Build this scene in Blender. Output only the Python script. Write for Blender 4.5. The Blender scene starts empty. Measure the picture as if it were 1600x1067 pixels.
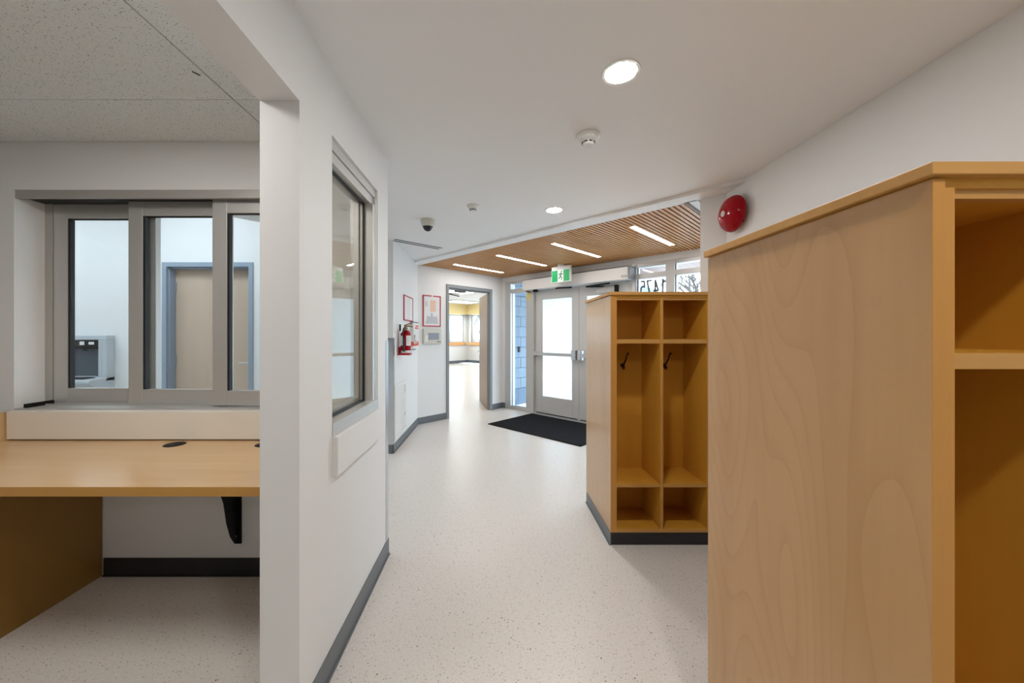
import bpy, bmesh, math, random
from mathutils import Vector, Matrix
random.seed(7)
R2 = math.sqrt(0.5)
scene = bpy.context.scene
COL = scene.collection

# ------------------------------------------------------------------ camera, world, exposure
CAM_H = 1.36
cam_d = bpy.data.cameras.new('camera'); cam = bpy.data.objects.new('camera', cam_d); COL.objects.link(cam)
cam.location = (0, 0, CAM_H); cam.rotation_euler = (math.radians(90), 0, 0)
cam_d.sensor_width = 36.0; cam_d.sensor_fit = 'HORIZONTAL'
cam_d.lens = 36.0 * 583 / 1600
cam_d.shift_x = 29 / 1600; cam_d.shift_y = -10.5 / 1600
cam_d.clip_start = 0.02
scene.camera = cam

world = bpy.data.worlds.new('overcast_sky'); scene.world = world; world.use_nodes = True
bg = world.node_tree.nodes['Background']
bg.inputs['Color'].default_value = (0.70, 0.86, 1.0, 1); bg.inputs['Strength'].default_value = 2.2

vs = scene.view_settings
vs.view_transform = 'Standard'; vs.look = 'None'; vs.gamma = 1.0; vs.use_curve_mapping = False
vs.exposure = 1.93

DOWN_E = 73.0      # downlight lens emission
LINE_E = 8.0      # linear lamp emission
OFFICE_E = 4.8     # office troffer
CORR_E = 3.1      # added side corridor panels in place of daylight
CLASS_E = 2.4      # classroom troffers

# ------------------------------------------------------------------ materials
MATS = {}
def new_mat(name):
    m = bpy.data.materials.new(name); m.use_nodes = True
    MATS[name] = m
    nt = m.node_tree
    return m, nt, nt.nodes, nt.links, nt.nodes['Principled BSDF']

def plain(name, col, rough=0.5, metal=0.0, spec=0.5, emit=None, es=0.0, bump=0.0, bscale=200.0, coat=0.0):
    m, nt, N, L, P = new_mat(name)
    P.inputs['Base Color'].default_value = (*col, 1); P.inputs['Roughness'].default_value = rough
    P.inputs['Metallic'].default_value = metal; P.inputs['Specular IOR Level'].default_value = spec
    P.inputs['Coat Weight'].default_value = coat
    if emit:
        P.inputs['Emission Color'].default_value = (*emit, 1); P.inputs['Emission Strength'].default_value = es
    if bump:
        tc = N.new('ShaderNodeTexCoord'); no = N.new('ShaderNodeTexNoise'); no.inputs['Scale'].default_value = bscale
        bu = N.new('ShaderNodeBump'); bu.inputs['Strength'].default_value = bump; bu.inputs['Distance'].default_value = 0.002
        L.new(tc.outputs['Object'], no.inputs['Vector']); L.new(no.outputs['Fac'], bu.inputs['Height']); L.new(bu.outputs['Normal'], P.inputs['Normal'])
    return m

def lamp(name, col, strength):
    m, nt, N, L, P = new_mat(name)
    P.inputs['Base Color'].default_value = (0.9, 0.9, 0.9, 1)
    P.inputs['Emission Color'].default_value = (*col, 1); P.inputs['Emission Strength'].default_value = strength
    return m

def wood(name, light, dark, axis='Z', rough=0.38, figure=0.35, across=9.0, along=0.7, rand=False, spec=0.4):
    m, nt, N, L, P = new_mat(name)
    P.inputs['Roughness'].default_value = rough; P.inputs['Specular IOR Level'].default_value = spec
    tc = N.new('ShaderNodeTexCoord'); mp = N.new('ShaderNodeMapping')
    sc = {'X': (along, across, across), 'Y': (across, along, across), 'Z': (across, across, along)}[axis]
    mp.inputs['Scale'].default_value = sc
    L.new(tc.outputs['Object'], mp.inputs['Vector'])
    if rand:
        oi = N.new('ShaderNodeObjectInfo'); mu = N.new('ShaderNodeMath'); mu.operation = 'MULTIPLY'; mu.inputs[1].default_value = 37.0
        L.new(oi.outputs['Random'], mu.inputs[0]); L.new(mu.outputs[0], mp.inputs['Location'])
    n1 = N.new('ShaderNodeTexNoise'); n1.inputs['Scale'].default_value = 1.0; n1.inputs['Detail'].default_value = 5; n1.inputs['Roughness'].default_value = 0.6
    L.new(mp.outputs['Vector'], n1.inputs['Vector'])
    mp2 = N.new('ShaderNodeMapping'); mp2.inputs['Scale'].default_value = tuple(s * (0.30 if s > 2 else 0.9) for s in sc)
    L.new(tc.outputs['Object'], mp2.inputs['Vector'])
    n2 = N.new('ShaderNodeTexNoise'); n2.inputs['Scale'].default_value = 1.0; n2.inputs['Detail'].default_value = 1.0
    L.new(mp2.outputs['Vector'], n2.inputs['Vector'])
    k = N.new('ShaderNodeMath'); k.operation = 'MULTIPLY'; k.inputs[1].default_value = 26.0; L.new(n2.outputs['Fac'], k.inputs[0])
    pp = N.new('ShaderNodeMath'); pp.operation = 'FRACT'; L.new(k.outputs[0], pp.inputs[0])
    pw = N.new('ShaderNodeMath'); pw.operation = 'POWER'; pw.inputs[1].default_value = 5.0; L.new(pp.outputs[0], pw.inputs[0])
    fg = N.new('ShaderNodeMath'); fg.operation = 'MULTIPLY'; fg.inputs[1].default_value = figure; L.new(pw.outputs[0], fg.inputs[0])
    rp = N.new('ShaderNodeMapRange'); rp.inputs['From Min'].default_value = 0.3; rp.inputs['From Max'].default_value = 0.7
    L.new(n1.outputs['Fac'], rp.inputs['Value'])
    ad = N.new('ShaderNodeMath'); ad.operation = 'ADD'; ad.use_clamp = True
    hm = N.new('ShaderNodeMath'); hm.operation = 'MULTIPLY'; hm.inputs[1].default_value = 0.7; L.new(rp.outputs['Result'], hm.inputs[0])
    L.new(hm.outputs[0], ad.inputs[0]); L.new(fg.outputs[0], ad.inputs[1])
    mx = N.new('ShaderNodeMix'); mx.data_type = 'RGBA'
    mx.inputs['A'].default_value = (*light, 1); mx.inputs['B'].default_value = (*dark, 1)
    L.new(ad.outputs[0], mx.inputs['Factor']); L.new(mx.outputs['Result'], P.inputs['Base Color'])
    return m

def speckled(name, base, specks, scale, thresh, rough, radius=0.30, stretch=(1, 1, 1), tint=None):
    """base colour with small scattered flecks: (colour, scale, share)"""
    m, nt, N, L, P = new_mat(name)
    P.inputs['Roughness'].default_value = rough
    tc = N.new('ShaderNodeTexCoord'); mp = N.new('ShaderNodeMapping'); mp.inputs['Scale'].default_value = stretch
    L.new(tc.outputs['Object'], mp.inputs['Vector'])
    prev = None
    if tint:
        nz = N.new('ShaderNodeTexNoise'); nz.inputs['Scale'].default_value = 90; nz.inputs['Detail'].default_value = 3
        L.new(mp.outputs['Vector'], nz.inputs['Vector'])
        mx0 = N.new('ShaderNodeMix'); mx0.data_type = 'RGBA'; mx0.inputs['A'].default_value = (*base, 1); mx0.inputs['B'].default_value = (*tint, 1)
        mr = N.new('ShaderNodeMapRange'); mr.inputs['From Min'].default_value = 0.4; mr.inputs['From Max'].default_value = 0.65
        L.new(nz.outputs['Fac'], mr.inputs['Value']); L.new(mr.outputs['Result'], mx0.inputs['Factor']); prev = mx0.outputs['Result']
    for (c, s, share) in specks:
        v = N.new('ShaderNodeTexVoronoi'); v.inputs['Scale'].default_value = s; v.feature = 'F1'
        L.new(mp.outputs['Vector'], v.inputs['Vector'])
        sep = N.new('ShaderNodeSeparateColor'); L.new(v.outputs['Color'], sep.inputs['Color'])
        a = N.new('ShaderNodeMath'); a.operation = 'LESS_THAN'; a.inputs[1].default_value = share; L.new(sep.outputs['Red'], a.inputs[0])
        d = N.new('ShaderNodeMath'); d.operation = 'LESS_THAN'; d.inputs[1].default_value = radius; L.new(v.outputs['Distance'], d.inputs[0])
        f = N.new('ShaderNodeMath'); f.operation = 'MULTIPLY'; L.new(a.outputs[0], f.inputs[0]); L.new(d.outputs[0], f.inputs[1])
        mx = N.new('ShaderNodeMix'); mx.data_type = 'RGBA'
        if prev is None: mx.inputs['A'].default_value = (*base, 1)
        else: L.new(prev, mx.inputs['A'])
        mx.inputs['B'].default_value = (*c, 1); L.new(f.outputs[0], mx.inputs['Factor']); prev = mx.outputs['Result']
    L.new(prev, P.inputs['Base Color'])
    return m

def glass_mat(name, tint=(0.95, 0.97, 0.97), ior=1.5, boost=1.0):
    m, nt, N, L, P = new_mat(name)
    N.remove(P); out = N['Material Output']
    tr = N.new('ShaderNodeBsdfTransparent'); tr.inputs['Color'].default_value = (*tint, 1)
    gl = N.new('ShaderNodeBsdfGlossy'); gl.inputs['Roughness'].default_value = 0.0; gl.inputs['Color'].default_value = (1, 1, 1, 1)
    ge = N.new('ShaderNodeNewGeometry'); dt = N.new('ShaderNodeVectorMath'); dt.operation = 'DOT_PRODUCT'
    L.new(ge.outputs['Incoming'], dt.inputs[0]); L.new(ge.outputs['Normal'], dt.inputs[1])
    ab = N.new('ShaderNodeMath'); ab.operation = 'ABSOLUTE'; L.new(dt.outputs['Value'], ab.inputs[0])
    om = N.new('ShaderNodeMath'); om.operation = 'SUBTRACT'; om.inputs[0].default_value = 1.0; L.new(ab.outputs[0], om.inputs[1])
    p5 = N.new('ShaderNodeMath'); p5.operation = 'POWER'; p5.inputs[1].default_value = 5.0; L.new(om.outputs[0], p5.inputs[0])
    mu = N.new('ShaderNodeMath'); mu.operation = 'MULTIPLY_ADD'; mu.inputs[1].default_value = 0.96; mu.inputs[2].default_value = 0.04 * boost; mu.use_clamp = True
    L.new(p5.outputs[0], mu.inputs[0])
    mx = N.new('ShaderNodeMixShader'); L.new(mu.outputs[0], mx.inputs[0]); L.new(tr.outputs[0], mx.inputs[1]); L.new(gl.outputs[0], mx.inputs[2])
    L.new(mx.outputs[0], out.inputs['Surface'])
    return m

def frosted_mat(name):
    m, nt, N, L, P = new_mat(name)
    N.remove(P); out = N['Material Output']
    tl = N.new('ShaderNodeBsdfTranslucent'); tl.inputs['Color'].default_value = (0.93, 0.98, 0.98, 1)
    tr = N.new('ShaderNodeBsdfRefraction'); tr.inputs['Color'].default_value = (0.93, 0.98, 0.98, 1); tr.inputs['Roughness'].default_value = 0.6; tr.inputs['IOR'].default_value = 1.02
    df = N.new('ShaderNodeBsdfPrincipled'); df.inputs['Base Color'].default_value = (0.8, 0.86, 0.86, 1); df.inputs['Roughness'].default_value = 0.3
    m1 = N.new('ShaderNodeMixShader'); m1.inputs[0].default_value = 0.5; L.new(tl.outputs[0], m1.inputs[1]); L.new(tr.outputs[0], m1.inputs[2])
    m2 = N.new('ShaderNodeMixShader'); m2.inputs[0].default_value = 0.12; L.new(m1.outputs[0], m2.inputs[1]); L.new(df.outputs[0], m2.inputs[2])
    L.new(m2.outputs[0], out.inputs['Surface'])
    return m

PAINT = plain('wall_paint', (0.80, 0.797, 0.787), 0.55, bump=0.06, bscale=350)
CPAINT = plain('ceiling_paint', (0.86, 0.855, 0.845), 0.7)
SPAINT = plain('sill_paint', (0.84, 0.79, 0.70), 0.4)
FLOORM = speckled('speckled_vinyl', (0.74, 0.695, 0.65), [((0.42, 0.33, 0.26), 150, 0.20), ((0.80, 0.77, 0.73), 130, 0.15), ((0.13, 0.10, 0.08), 115, 0.16), ((0.07, 0.06, 0.06), 75, 0.014)], 1, 1, 0.30, radius=0.24, tint=(0.69, 0.64, 0.59))
TILEM = speckled('acoustic_tile', (0.80, 0.825, 0.83), [((0.34, 0.34, 0.34), 170, 0.22), ((0.12, 0.12, 0.12), 130, 0.13)], 1, 1, 0.9, radius=0.30, stretch=(1, 1.6, 1))
BASEM = plain('grey_vinyl_base', (0.135, 0.15, 0.165), 0.4)
BLACKBASE = plain('black_vinyl_base', (0.018, 0.018, 0.02), 0.4)
ALU = plain('satin_aluminium', (0.60, 0.59, 0.57), 0.42, 0.55)
ALUD = plain('track_aluminium', (0.50, 0.48, 0.45), 0.45, 0.5)
STEEL = plain('brushed_steel', (0.62, 0.63, 0.65), 0.28, 0.95)
DOORPAINT = plain('door_grey_paint', (0.62, 0.61, 0.59), 0.4)
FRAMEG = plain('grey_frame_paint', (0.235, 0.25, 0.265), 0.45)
FRAMEB = plain('bluegrey_frame_paint', (0.28, 0.34, 0.42), 0.45)
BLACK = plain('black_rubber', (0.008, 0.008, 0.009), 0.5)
BLKMET = plain('black_metal', (0.008, 0.008, 0.009), 0.5, spec=0.2)
MATM = speckled('charcoal_mat', (0.010, 0.010, 0.012), [((0.03, 0.03, 0.034), 220, 0.3)], 1, 1, 1.0)
MATM.node_tree.nodes['Principled BSDF'].inputs['Specular IOR Level'].default_value = 0.15
WHITEP = plain('white_plastic', (0.78, 0.77, 0.74), 0.35)
BEIGEP = plain('beige_plastic', (0.62, 0.60, 0.52), 0.45)
RED = plain('glossy_red', (0.33, 0.001, 0.008), 0.12, spec=0.2)
REDM = plain('red_paint', (0.45, 0.012, 0.02), 0.35)
ORANGERED = plain('red_label', (0.70, 0.10, 0.06), 0.5)
PAPER = plain('white_paper', (0.80, 0.78, 0.78), 0.5)
PEACH = plain('peach_print', (0.80, 0.55, 0.40), 0.6)
GREYPRINT = plain('grey_print', (0.52, 0.53, 0.55), 0.6)
DKPRINT = plain('dark_print', (0.06, 0.06, 0.07), 0.5)
BLUEGREY = plain('blue_grey_plastic', (0.22, 0.24, 0.30), 0.3)
ALCOVE = plain('alcove_plastic', (0.06, 0.08, 0.10), 0.4)
LTGREY = plain('light_grey_plastic', (0.50, 0.54, 0.57), 0.35)
YELLOW = plain('yellow_label', (0.80, 0.55, 0.03), 0.5)
GREEN = plain('exit_green', (0.0, 0.36, 0.10), 0.4, emit=(0.0, 0.42, 0.13), es=0.06)
EXITW = plain('exit_white', (0.85, 0.9, 0.87), 0.4, emit=(0.85, 1.0, 0.9), es=0.05)
DKGREEN = plain('exit_figure_green', (0.0, 0.14, 0.06), 0.5)
DOMEM = plain('dark_dome_plastic', (0.015, 0.015, 0.025), 0.08)
BRONZE = plain('dark_bronze', (0.05, 0.03, 0.015), 0.3, 0.8)
BRASS = plain('valve_brass', (0.35, 0.25, 0.14), 0.35, 0.8)
MAPLE = wood('maple_veneer', (0.60, 0.335, 0.125), (0.51, 0.262, 0.08), 'Z', figure=0.5, rough=0.3, spec=0.7)
MAPLE.node_tree.nodes['Principled BSDF'].inputs['Coat Weight'].default_value = 0.4
MAPLE.node_tree.nodes['Principled BSDF'].inputs['Coat Roughness'].default_value = 0.25
MAPLEIN = wood('maple_melamine', (0.68, 0.34, 0.040), (0.60, 0.28, 0.028), 'Z', figure=0.05, rough=0.45)
EDGE = wood('maple_edge_band', (0.62, 0.30, 0.070), (0.55, 0.255, 0.055), 'Z', figure=0.0, across=30, rough=0.4)
EDGEX = wood('maple_edge_band_long', (0.62, 0.33, 0.095), (0.54, 0.265, 0.065), 'X', figure=0.0, across=30, rough=0.4)
DESKW = wood('maple_desk_laminate', (0.70, 0.465, 0.25), (0.62, 0.39, 0.19), 'X', figure=0.12, rough=0.22)
DESKE = wood('maple_desk_edge', (0.55, 0.29, 0.075), (0.47, 0.235, 0.055), 'X', figure=0.0, across=30)
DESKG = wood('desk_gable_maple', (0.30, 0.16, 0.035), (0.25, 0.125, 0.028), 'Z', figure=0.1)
SLATW = wood('cedar_slat', (0.62, 0.325, 0.13), (0.50, 0.235, 0.075), 'Y', figure=0.05, across=14, rand=True, spec=0.15)
SOFFW = wood('exterior_soffit_wood', (0.30, 0.15, 0.095), (0.24, 0.11, 0.065), 'Y', figure=0.05, rand=True)
DOORW = wood('door_maple', (0.58, 0.45, 0.34), (0.51, 0.38, 0.28), 'Z', figure=0.2)
DOORW1 = wood('door_brown_maple', (0.36, 0.27, 0.20), (0.31, 0.23, 0.165), 'Z', figure=0.1)
ORSILL = plain('orange_sill', (0.80, 0.40, 0.14), 0.4)
YELLOWP = plain('yellow_paint', (0.92, 0.74, 0.36), 0.6)
CLASSW = plain('classroom_paint', (0.84, 0.83, 0.81), 0.6)
BLOCKM = plain('blue_grey_block', (0.21, 0.28, 0.36), 0.8, bump=0.4, bscale=90)
BLOCKD = plain('dark_block', (0.13, 0.19, 0.27), 0.8)
MORTAR = plain('mortar', (0.17, 0.22, 0.28), 0.9)
GROUNDM = plain('pale_concrete', (0.55, 0.56, 0.57), 0.9, bump=0.3, bscale=30)
BARK = plain('tree_bark', (0.10, 0.085, 0.075), 0.9)
DIGIT = plain('grey_vinyl_digit', (0.13, 0.15, 0.17), 0.5)
GLASS = glass_mat('clear_glass')
GLASST = glass_mat('interior_glass', (0.90, 0.90, 0.87), 1.5, 1.2)
FROST = frosted_mat('frosted_glass')
DOWNLENS = lamp('downlight_lens', (1.0, 0.985, 0.96), DOWN_E)
LINELENS = lamp('linear_lamp_lens', (1.0, 0.98, 0.96), LINE_E)
OFFLENS = lamp('office_lamp_lens', (1.0, 0.97, 0.93), OFFICE_E)
CORFILL = lamp('corridor_lamp_lens', (0.78, 0.90, 1.0), CORR_E)
CLSLENS = lamp('classroom_lamp_lens', (1.0, 0.95, 0.88), CLASS_E)

# ------------------------------------------------------------------ mesh helpers
class MB:
    def __init__(s): s.v = []; s.f = []; s.sm = []
    def add(s, vs, fs, smooth=False):
        b = len(s.v); s.v += [tuple(p) for p in vs]
        for f in fs: s.f.append(tuple(b + i for i in f)); s.sm.append(smooth)
        return s
    def box(s, x0, x1, y0, y1, z0, z1):
        return s.add([(x0,y0,z0),(x1,y0,z0),(x1,y1,z0),(x0,y1,z0),(x0,y0,z1),(x1,y0,z1),(x1,y1,z1),(x0,y1,z1)],
                     [(0,3,2,1),(4,5,6,7),(0,1,5,4),(1,2,6,5),(2,3,7,6),(3,0,4,7)])
    def prism(s, poly, z0, z1):
        a = sum(poly[i][0]*poly[(i+1)%len(poly)][1]-poly[(i+1)%len(poly)][0]*poly[i][1] for i in range(len(poly)))
        if a < 0: poly = poly[::-1]
        n = len(poly)
        return s.add([(x,y,z0) for x,y in poly]+[(x,y,z1) for x,y in poly],
                     [tuple(range(n-1,-1,-1)), tuple(range(n,2*n))]+[(i,(i+1)%n,n+(i+1)%n,n+i) for i in range(n)])
    def prism_x(s, poly, x0, x1):      # poly in (y,z)
        n = len(poly)
        return s.add([(x0,y,z) for y,z in poly]+[(x1,y,z) for y,z in poly],
                     [tuple(range(n-1,-1,-1)), tuple(range(n,2*n))]+[(i,(i+1)%n,n+(i+1)%n,n+i) for i in range(n)])
    def prism_y(s, poly, y0, y1):      # poly in (x,z)
        n = len(poly)
        return s.add([(x,y0,z) for x,z in poly]+[(x,y1,z) for x,z in poly],
                     [tuple(range(n)), tuple(range(2*n-1,n-1,-1))]+[(i,n+i,n+(i+1)%n,(i+1)%n) for i in range(n)])
    def ring(s, x0, x1, z0, z1, w, y0, y1):      # rectangular frame in the x-z plane
        s.box(x0,x1,y0,y1,z1-w,z1); s.box(x0,x1,y0,y1,z0,z0+w); s.box(x0,x0+w,y0,y1,z0+w,z1-w); s.box(x1-w,x1,y0,y1,z0+w,z1-w); return s
    def lathe(s, prof, axis='z', seg=32, c=(0,0,0)):   # prof: (r, h); axis 'z' h up, 'y' h towards -y
        n = len(prof); vs = []
        for i in range(seg):
            a = 2*math.pi*i/seg
            for r, h in prof:
                if axis == 'z': vs.append((c[0]+r*math.cos(a), c[1]+r*math.sin(a), c[2]+h))
                else: vs.append((c[0]+r*math.cos(a), c[1]-h, c[2]+r*math.sin(a)))
        fs = []
        for i in range(seg):
            j = (i+1) % seg
            for k in range(n-1): fs.append((i*n+k, j*n+k, j*n+k+1, i*n+k+1))
        return s.add(vs, fs, True)
    def tube(s, pts, r, seg=8):
        pts = [Vector(p) for p in pts]; vs = []; n = len(pts)
        rr = r if isinstance(r, (list, tuple)) else [r]*n
        for i, p in enumerate(pts):
            t = (pts[min(i+1,n-1)] - pts[max(i-1,0)]).normalized()
            u = t.cross(Vector((0,0,1)))
            if u.length < 1e-3: u = t.cross(Vector((1,0,0)))
            u.normalize(); w = t.cross(u)
            for k in range(seg):
                a = 2*math.pi*k/seg; vs.append(p + (u*math.cos(a)+w*math.sin(a))*rr[i])
        fs = [(i*seg+k, i*seg+(k+1)%seg, (i+1)*seg+(k+1)%seg, (i+1)*seg+k) for i in range(n-1) for k in range(seg)]
        fs += [tuple(range(seg-1,-1,-1)), tuple((n-1)*seg+k for k in range(seg))]
        return s.add(vs, fs, True)
    def mesh(s, name):
        me = bpy.data.meshes.new(name); me.from_pydata(s.v, [], s.f)
        me.polygons.foreach_set('use_smooth', s.sm)
        bm = bmesh.new(); bm.from_mesh(me); bmesh.ops.recalc_face_normals(bm, faces=bm.faces); bm.to_mesh(me); bm.free()
        if any(s.sm) :
            me.set_sharp_from_angle(angle=math.radians(35))
        me.update(); return me
    def build(s, name, mat, parent=None, bevel=0.0, label=None):
        o = bpy.data.objects.new(name, s.mesh(name)); COL.objects.link(o)
        o.data.materials.append(mat)
        if parent: o.parent = parent
        if bevel:
            b = o.modifiers.new('bevel', 'BEVEL'); b.width = bevel; b.segments = 2; b.limit_method = 'ANGLE'
        if label: o['label'] = label
        return o

def tag(o, label, cat, group=None, kind=None):
    o['label'] = label; o['category'] = cat
    if group: o['group'] = group
    if kind: o['kind'] = kind
    return o
def empty(name, loc, rz=0.0):
    o = bpy.data.objects.new(name, None); COL.objects.link(o); o.empty_display_size = 0.1
    o.location = loc; o.rotation_euler = (0, 0, rz); return o
def thing(name, label, cat, loc=(0,0,0), rz=0.0, group=None, kind=None):
    return tag(empty(name, loc, rz), label, cat, group, kind)
def share(src, parent=None, loc=None):
    o = src.copy(); COL.objects.link(o)
    if parent: o.parent = parent
    if loc is not None: o.location = loc
    return o
def copy_tree(o, parent=None):
    c = o.copy(); COL.objects.link(c); c.parent = parent
    for ch in list(o.children): copy_tree(ch, c)
    return c
def struct(name, mb, mat, label, cat, loc=(0,0,0), rz=0.0):
    o = mb.build(name, mat); o.location = loc; o.rotation_euler = (0,0,rz)
    return tag(o, label, cat, kind='structure')

# frames of the slanted walls: local x runs right as seen from the room, local -y faces the viewer
A0 = (-1.15, 5.65, 0.0); AR = math.radians(45)      # wall with the classroom door, meets the entrance at s = 1.867
B0 = (0.17, 6.97, 0.0); BR = math.radians(-45)      # entrance wall
CX = -1.15; LX = -0.655; RX = 1.745; CEIL = 2.445; WOODZ = 2.42
WY = 2.11; WY2 = 2.312; CY = 4.28                    # office window wall, corridor far wall

# ------------------------------------------------------------------ floor, ground
mb = MB().prism([(-8,-3.2),(2.3,-3.2),(2.3,3.1),(3.15,4.07),(0.21,7.01),(4.69,11.5),(-1.80,18.0),(-8.41,11.38)], -0.10, 0.0)
struct('floor', mb, FLOORM, 'pale speckled vinyl floor running through the entrance hall', 'floor')
mb = MB().box(-40, 60, -20, 80, -0.40, -0.12)
struct('ground', mb, GROUNDM, 'pale grey paved ground outside the entrance', 'ground')

# ------------------------------------------------------------------ walls
T = 2.95
mb = MB()
mb.box(-0.789, LX, 1.26, 1.515, 0, T); mb.box(-0.789, LX, 1.515, WY, 0, 0.947); mb.box(-0.789, LX, 1.515, WY, 2.172, T)
mb.box(-0.789, LX, -1.4, 1.26, 2.151, T); mb.box(-0.789, LX, -3.0, -1.4, 0, T)
struct('wall_left', mb, PAINT, 'white hall wall at left with wide office opening and interior window', 'wall')
mb = MB()
mb.box(-4.6, -2.711, WY, WY2, 0, T); mb.box(-2.711, -1.0, WY, WY2, 0, 0.935); mb.box(-2.711, -1.0, WY, WY2, 2.18, T); mb.box(-1.0, LX, WY, WY2, 0, T)
struct('wall_office_back', mb, PAINT, 'beige office wall around the sliding window', 'wall')
mb = MB().box(-4.75, -4.6, -3.0, WY2, 0, T)
struct('wall_office_side', mb, PAINT, 'white side wall of the office beyond the desk', 'wall')
mb = MB().box(-4.75, 2.0, -3.2, -3.0, 0, T)
struct('wall_back', mb, PAINT, 'white wall closing the hall behind the viewpoint', 'wall')
mb = MB().box(RX, 1.92, -3.0, 2.79, 0, T)
struct('wall_right', mb, PAINT, 'white hall wall at right behind the cubbies', 'wall')
mb = MB().prism([(RX,2.79),(1.617,2.918),(2.93,4.231),(3.05,4.11),(1.92,2.98),(1.92,2.79)], 0, T)
struct('wall_right_corner', mb, PAINT, 'white angled wall end between red bell and entrance windows', 'wall')
# corridor far wall with door opening
mb = MB(); DX0, DX1 = -3.795, -2.753
mb.box(-7.0, DX0, CY, CY+0.15, 0, 3.1); mb.box(DX1, CX, CY, CY+0.15, 0, 3.1); mb.box(DX0, DX1, CY, CY+0.15, 2.19, 3.1)
struct('wall_corridor', mb, PAINT, 'white corridor wall seen through the sliding window', 'wall')
mb = MB().box(-7.15, -7.0, WY2-0.2, CY+0.15, 0, 3.1).box(-7.0, -4.6, WY2-0.15, WY2, 0, 3.1)
struct('wall_corridor_end', mb, PAINT, 'white end wall of the side corridor', 'wall')
mb = MB().prism([(CX,CY+0.15),(CX,5.65),(CX-0.15,5.712),(CX-0.15,CY+0.15)], 0, 2.7)
struct('wall_extinguisher', mb, PAINT, 'white wall carrying the fire extinguisher', 'wall')
mb = MB(); F0, F1 = 0.543, 1.585
mb.box(0, F0, 0, 0.15, 0, 2.7); mb.box(F1, 1.867, 0, 0.055, 0, 2.7); mb.box(F0, F1, 0, 0.15, 2.182, 2.7); mb.box(-0.9, 0, 0.02, 0.15, 0, 2.7)
struct('wall_classroom_door', mb, PAINT, 'white angled wall around the open classroom doorway', 'wall', A0, AR)
mb = MB()
mb.box(-0.15, 0.07, 0, 0.14, 0, 2.7); mb.box(0.07, 3.89, 0, 0.14, 2.337, 2.7)
struct('wall_entrance', mb, PAINT, 'white entrance wall strip above the glazed doors', 'wall', B0, BR)

# ------------------------------------------------------------------ ceilings
mb = MB().prism([(LX,-3.0),(RX,-3.0),(RX,2.585),(-1.15,5.48),(-1.15,CY),(-1.5,CY),(-3.468,WY2),(LX,WY2)], CEIL, CEIL+0.10)
struct('ceiling', mb, CPAINT, 'smooth white gypsum ceiling over the hall', 'ceiling')
mb = MB().prism([(-3.468,WY2),(-1.5,CY),(-1.57,CY),(-3.538,WY2)], CEIL, 3.0)
mb.box(-7.1, -1.4, WY2-0.1, CY+0.1, 3.0, 3.08)
struct('ceiling_corridor', mb, CPAINT, 'raised white ceiling of the side corridor', 'ceiling')
# white border around slats, given as polygons on plan
mb = MB()
mb.prism([(RX,2.585),(RX,2.79),(1.6,2.96),(-1.15,5.71),(-1.15,5.48)], WOODZ, WOODZ+0.10)
mb.prism([(1.6,2.935),(3.0,4.335),(2.93,4.40),(1.53,3.0)], WOODZ, WOODZ+0.10)
struct('trim_1', mb, CPAINT, 'white border strip around the slatted wood ceiling', 'ceiling trim')
# slatted ceiling, children of a vestibule ceiling backing
backing = MB().prism([(-1.3,5.75),(1.6,2.85),(3.05,4.25),(0.17,7.13)], WOODZ+0.06, WOODZ+0.09)
vest = struct('ceiling_vestibule', backing, BLACK, 'slatted wood ceiling over the entrance', 'ceiling')
# slat frame: local x = (1,-1)/sqrt2, local y = (1,1)/sqrt2 ; origin on corner A/border
SL0 = Vector((-1.12, 5.68, 0)); PITCH = 0.0433; SLW = 0.0275
def slat_len_mesh(y0, y1):
    return MB().box(-SLW/2, SLW/2, y0, y1, WOODZ, WOODZ+0.045)
lamps_s = [0.425, 1.31, 2.245, 3.17]
LAMP_Y0, LAMP_Y1 = 0.34, 1.40
full = slat_len_mesh(0, 1.84).build('slat', SLATW, vest)
front = slat_len_mesh(0, LAMP_Y0-0.01).build('slat', SLATW, vest)
rear = slat_len_mesh(LAMP_Y1+0.01, 1.84).build('slat', SLATW, vest)
used = set()
nsl = int(3.80 / PITCH)
lamp_slots = [round((s - 0.02)/PITCH) for s in lamps_s]
for i in range(nsl+1):
    p = (SL0.x + (0.02+i*PITCH)*R2, SL0.y - (0.02+i*PITCH)*R2, 0)
    for src in ((front, rear) if i in lamp_slots else (full,)):
        o = src if src.name not in used else share(src, vest)
        used.add(src.name); o.location = p; o.rotation_euler = (0, 0, BR)
for k, i in enumerate(lamp_slots):
    d = 0.02 + i*PITCH
    t = thing('linear_lamp', ['slim linear ceiling lamp in the slats nearest the classroom doorway', 'slim linear ceiling lamp in the slats left of the exit sign',
              'slim linear ceiling lamp in the slats just above the exit sign', 'slim linear ceiling lamp in the slats nearest the red bell'][k],
              'ceiling lamp', (SL0.x+d*R2, SL0.y-d*R2, WOODZ), BR, 'linear lamps in the slatted ceiling')
    MB().box(-0.026, 0.026, LAMP_Y0, LAMP_Y1, 0.004, 0.05).build('housing', ALU, t)
    MB().box(-0.024, 0.024, LAMP_Y0+0.004, LAMP_Y1-0.004, -0.001, 0.003).build('lens', LINELENS, t)

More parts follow.
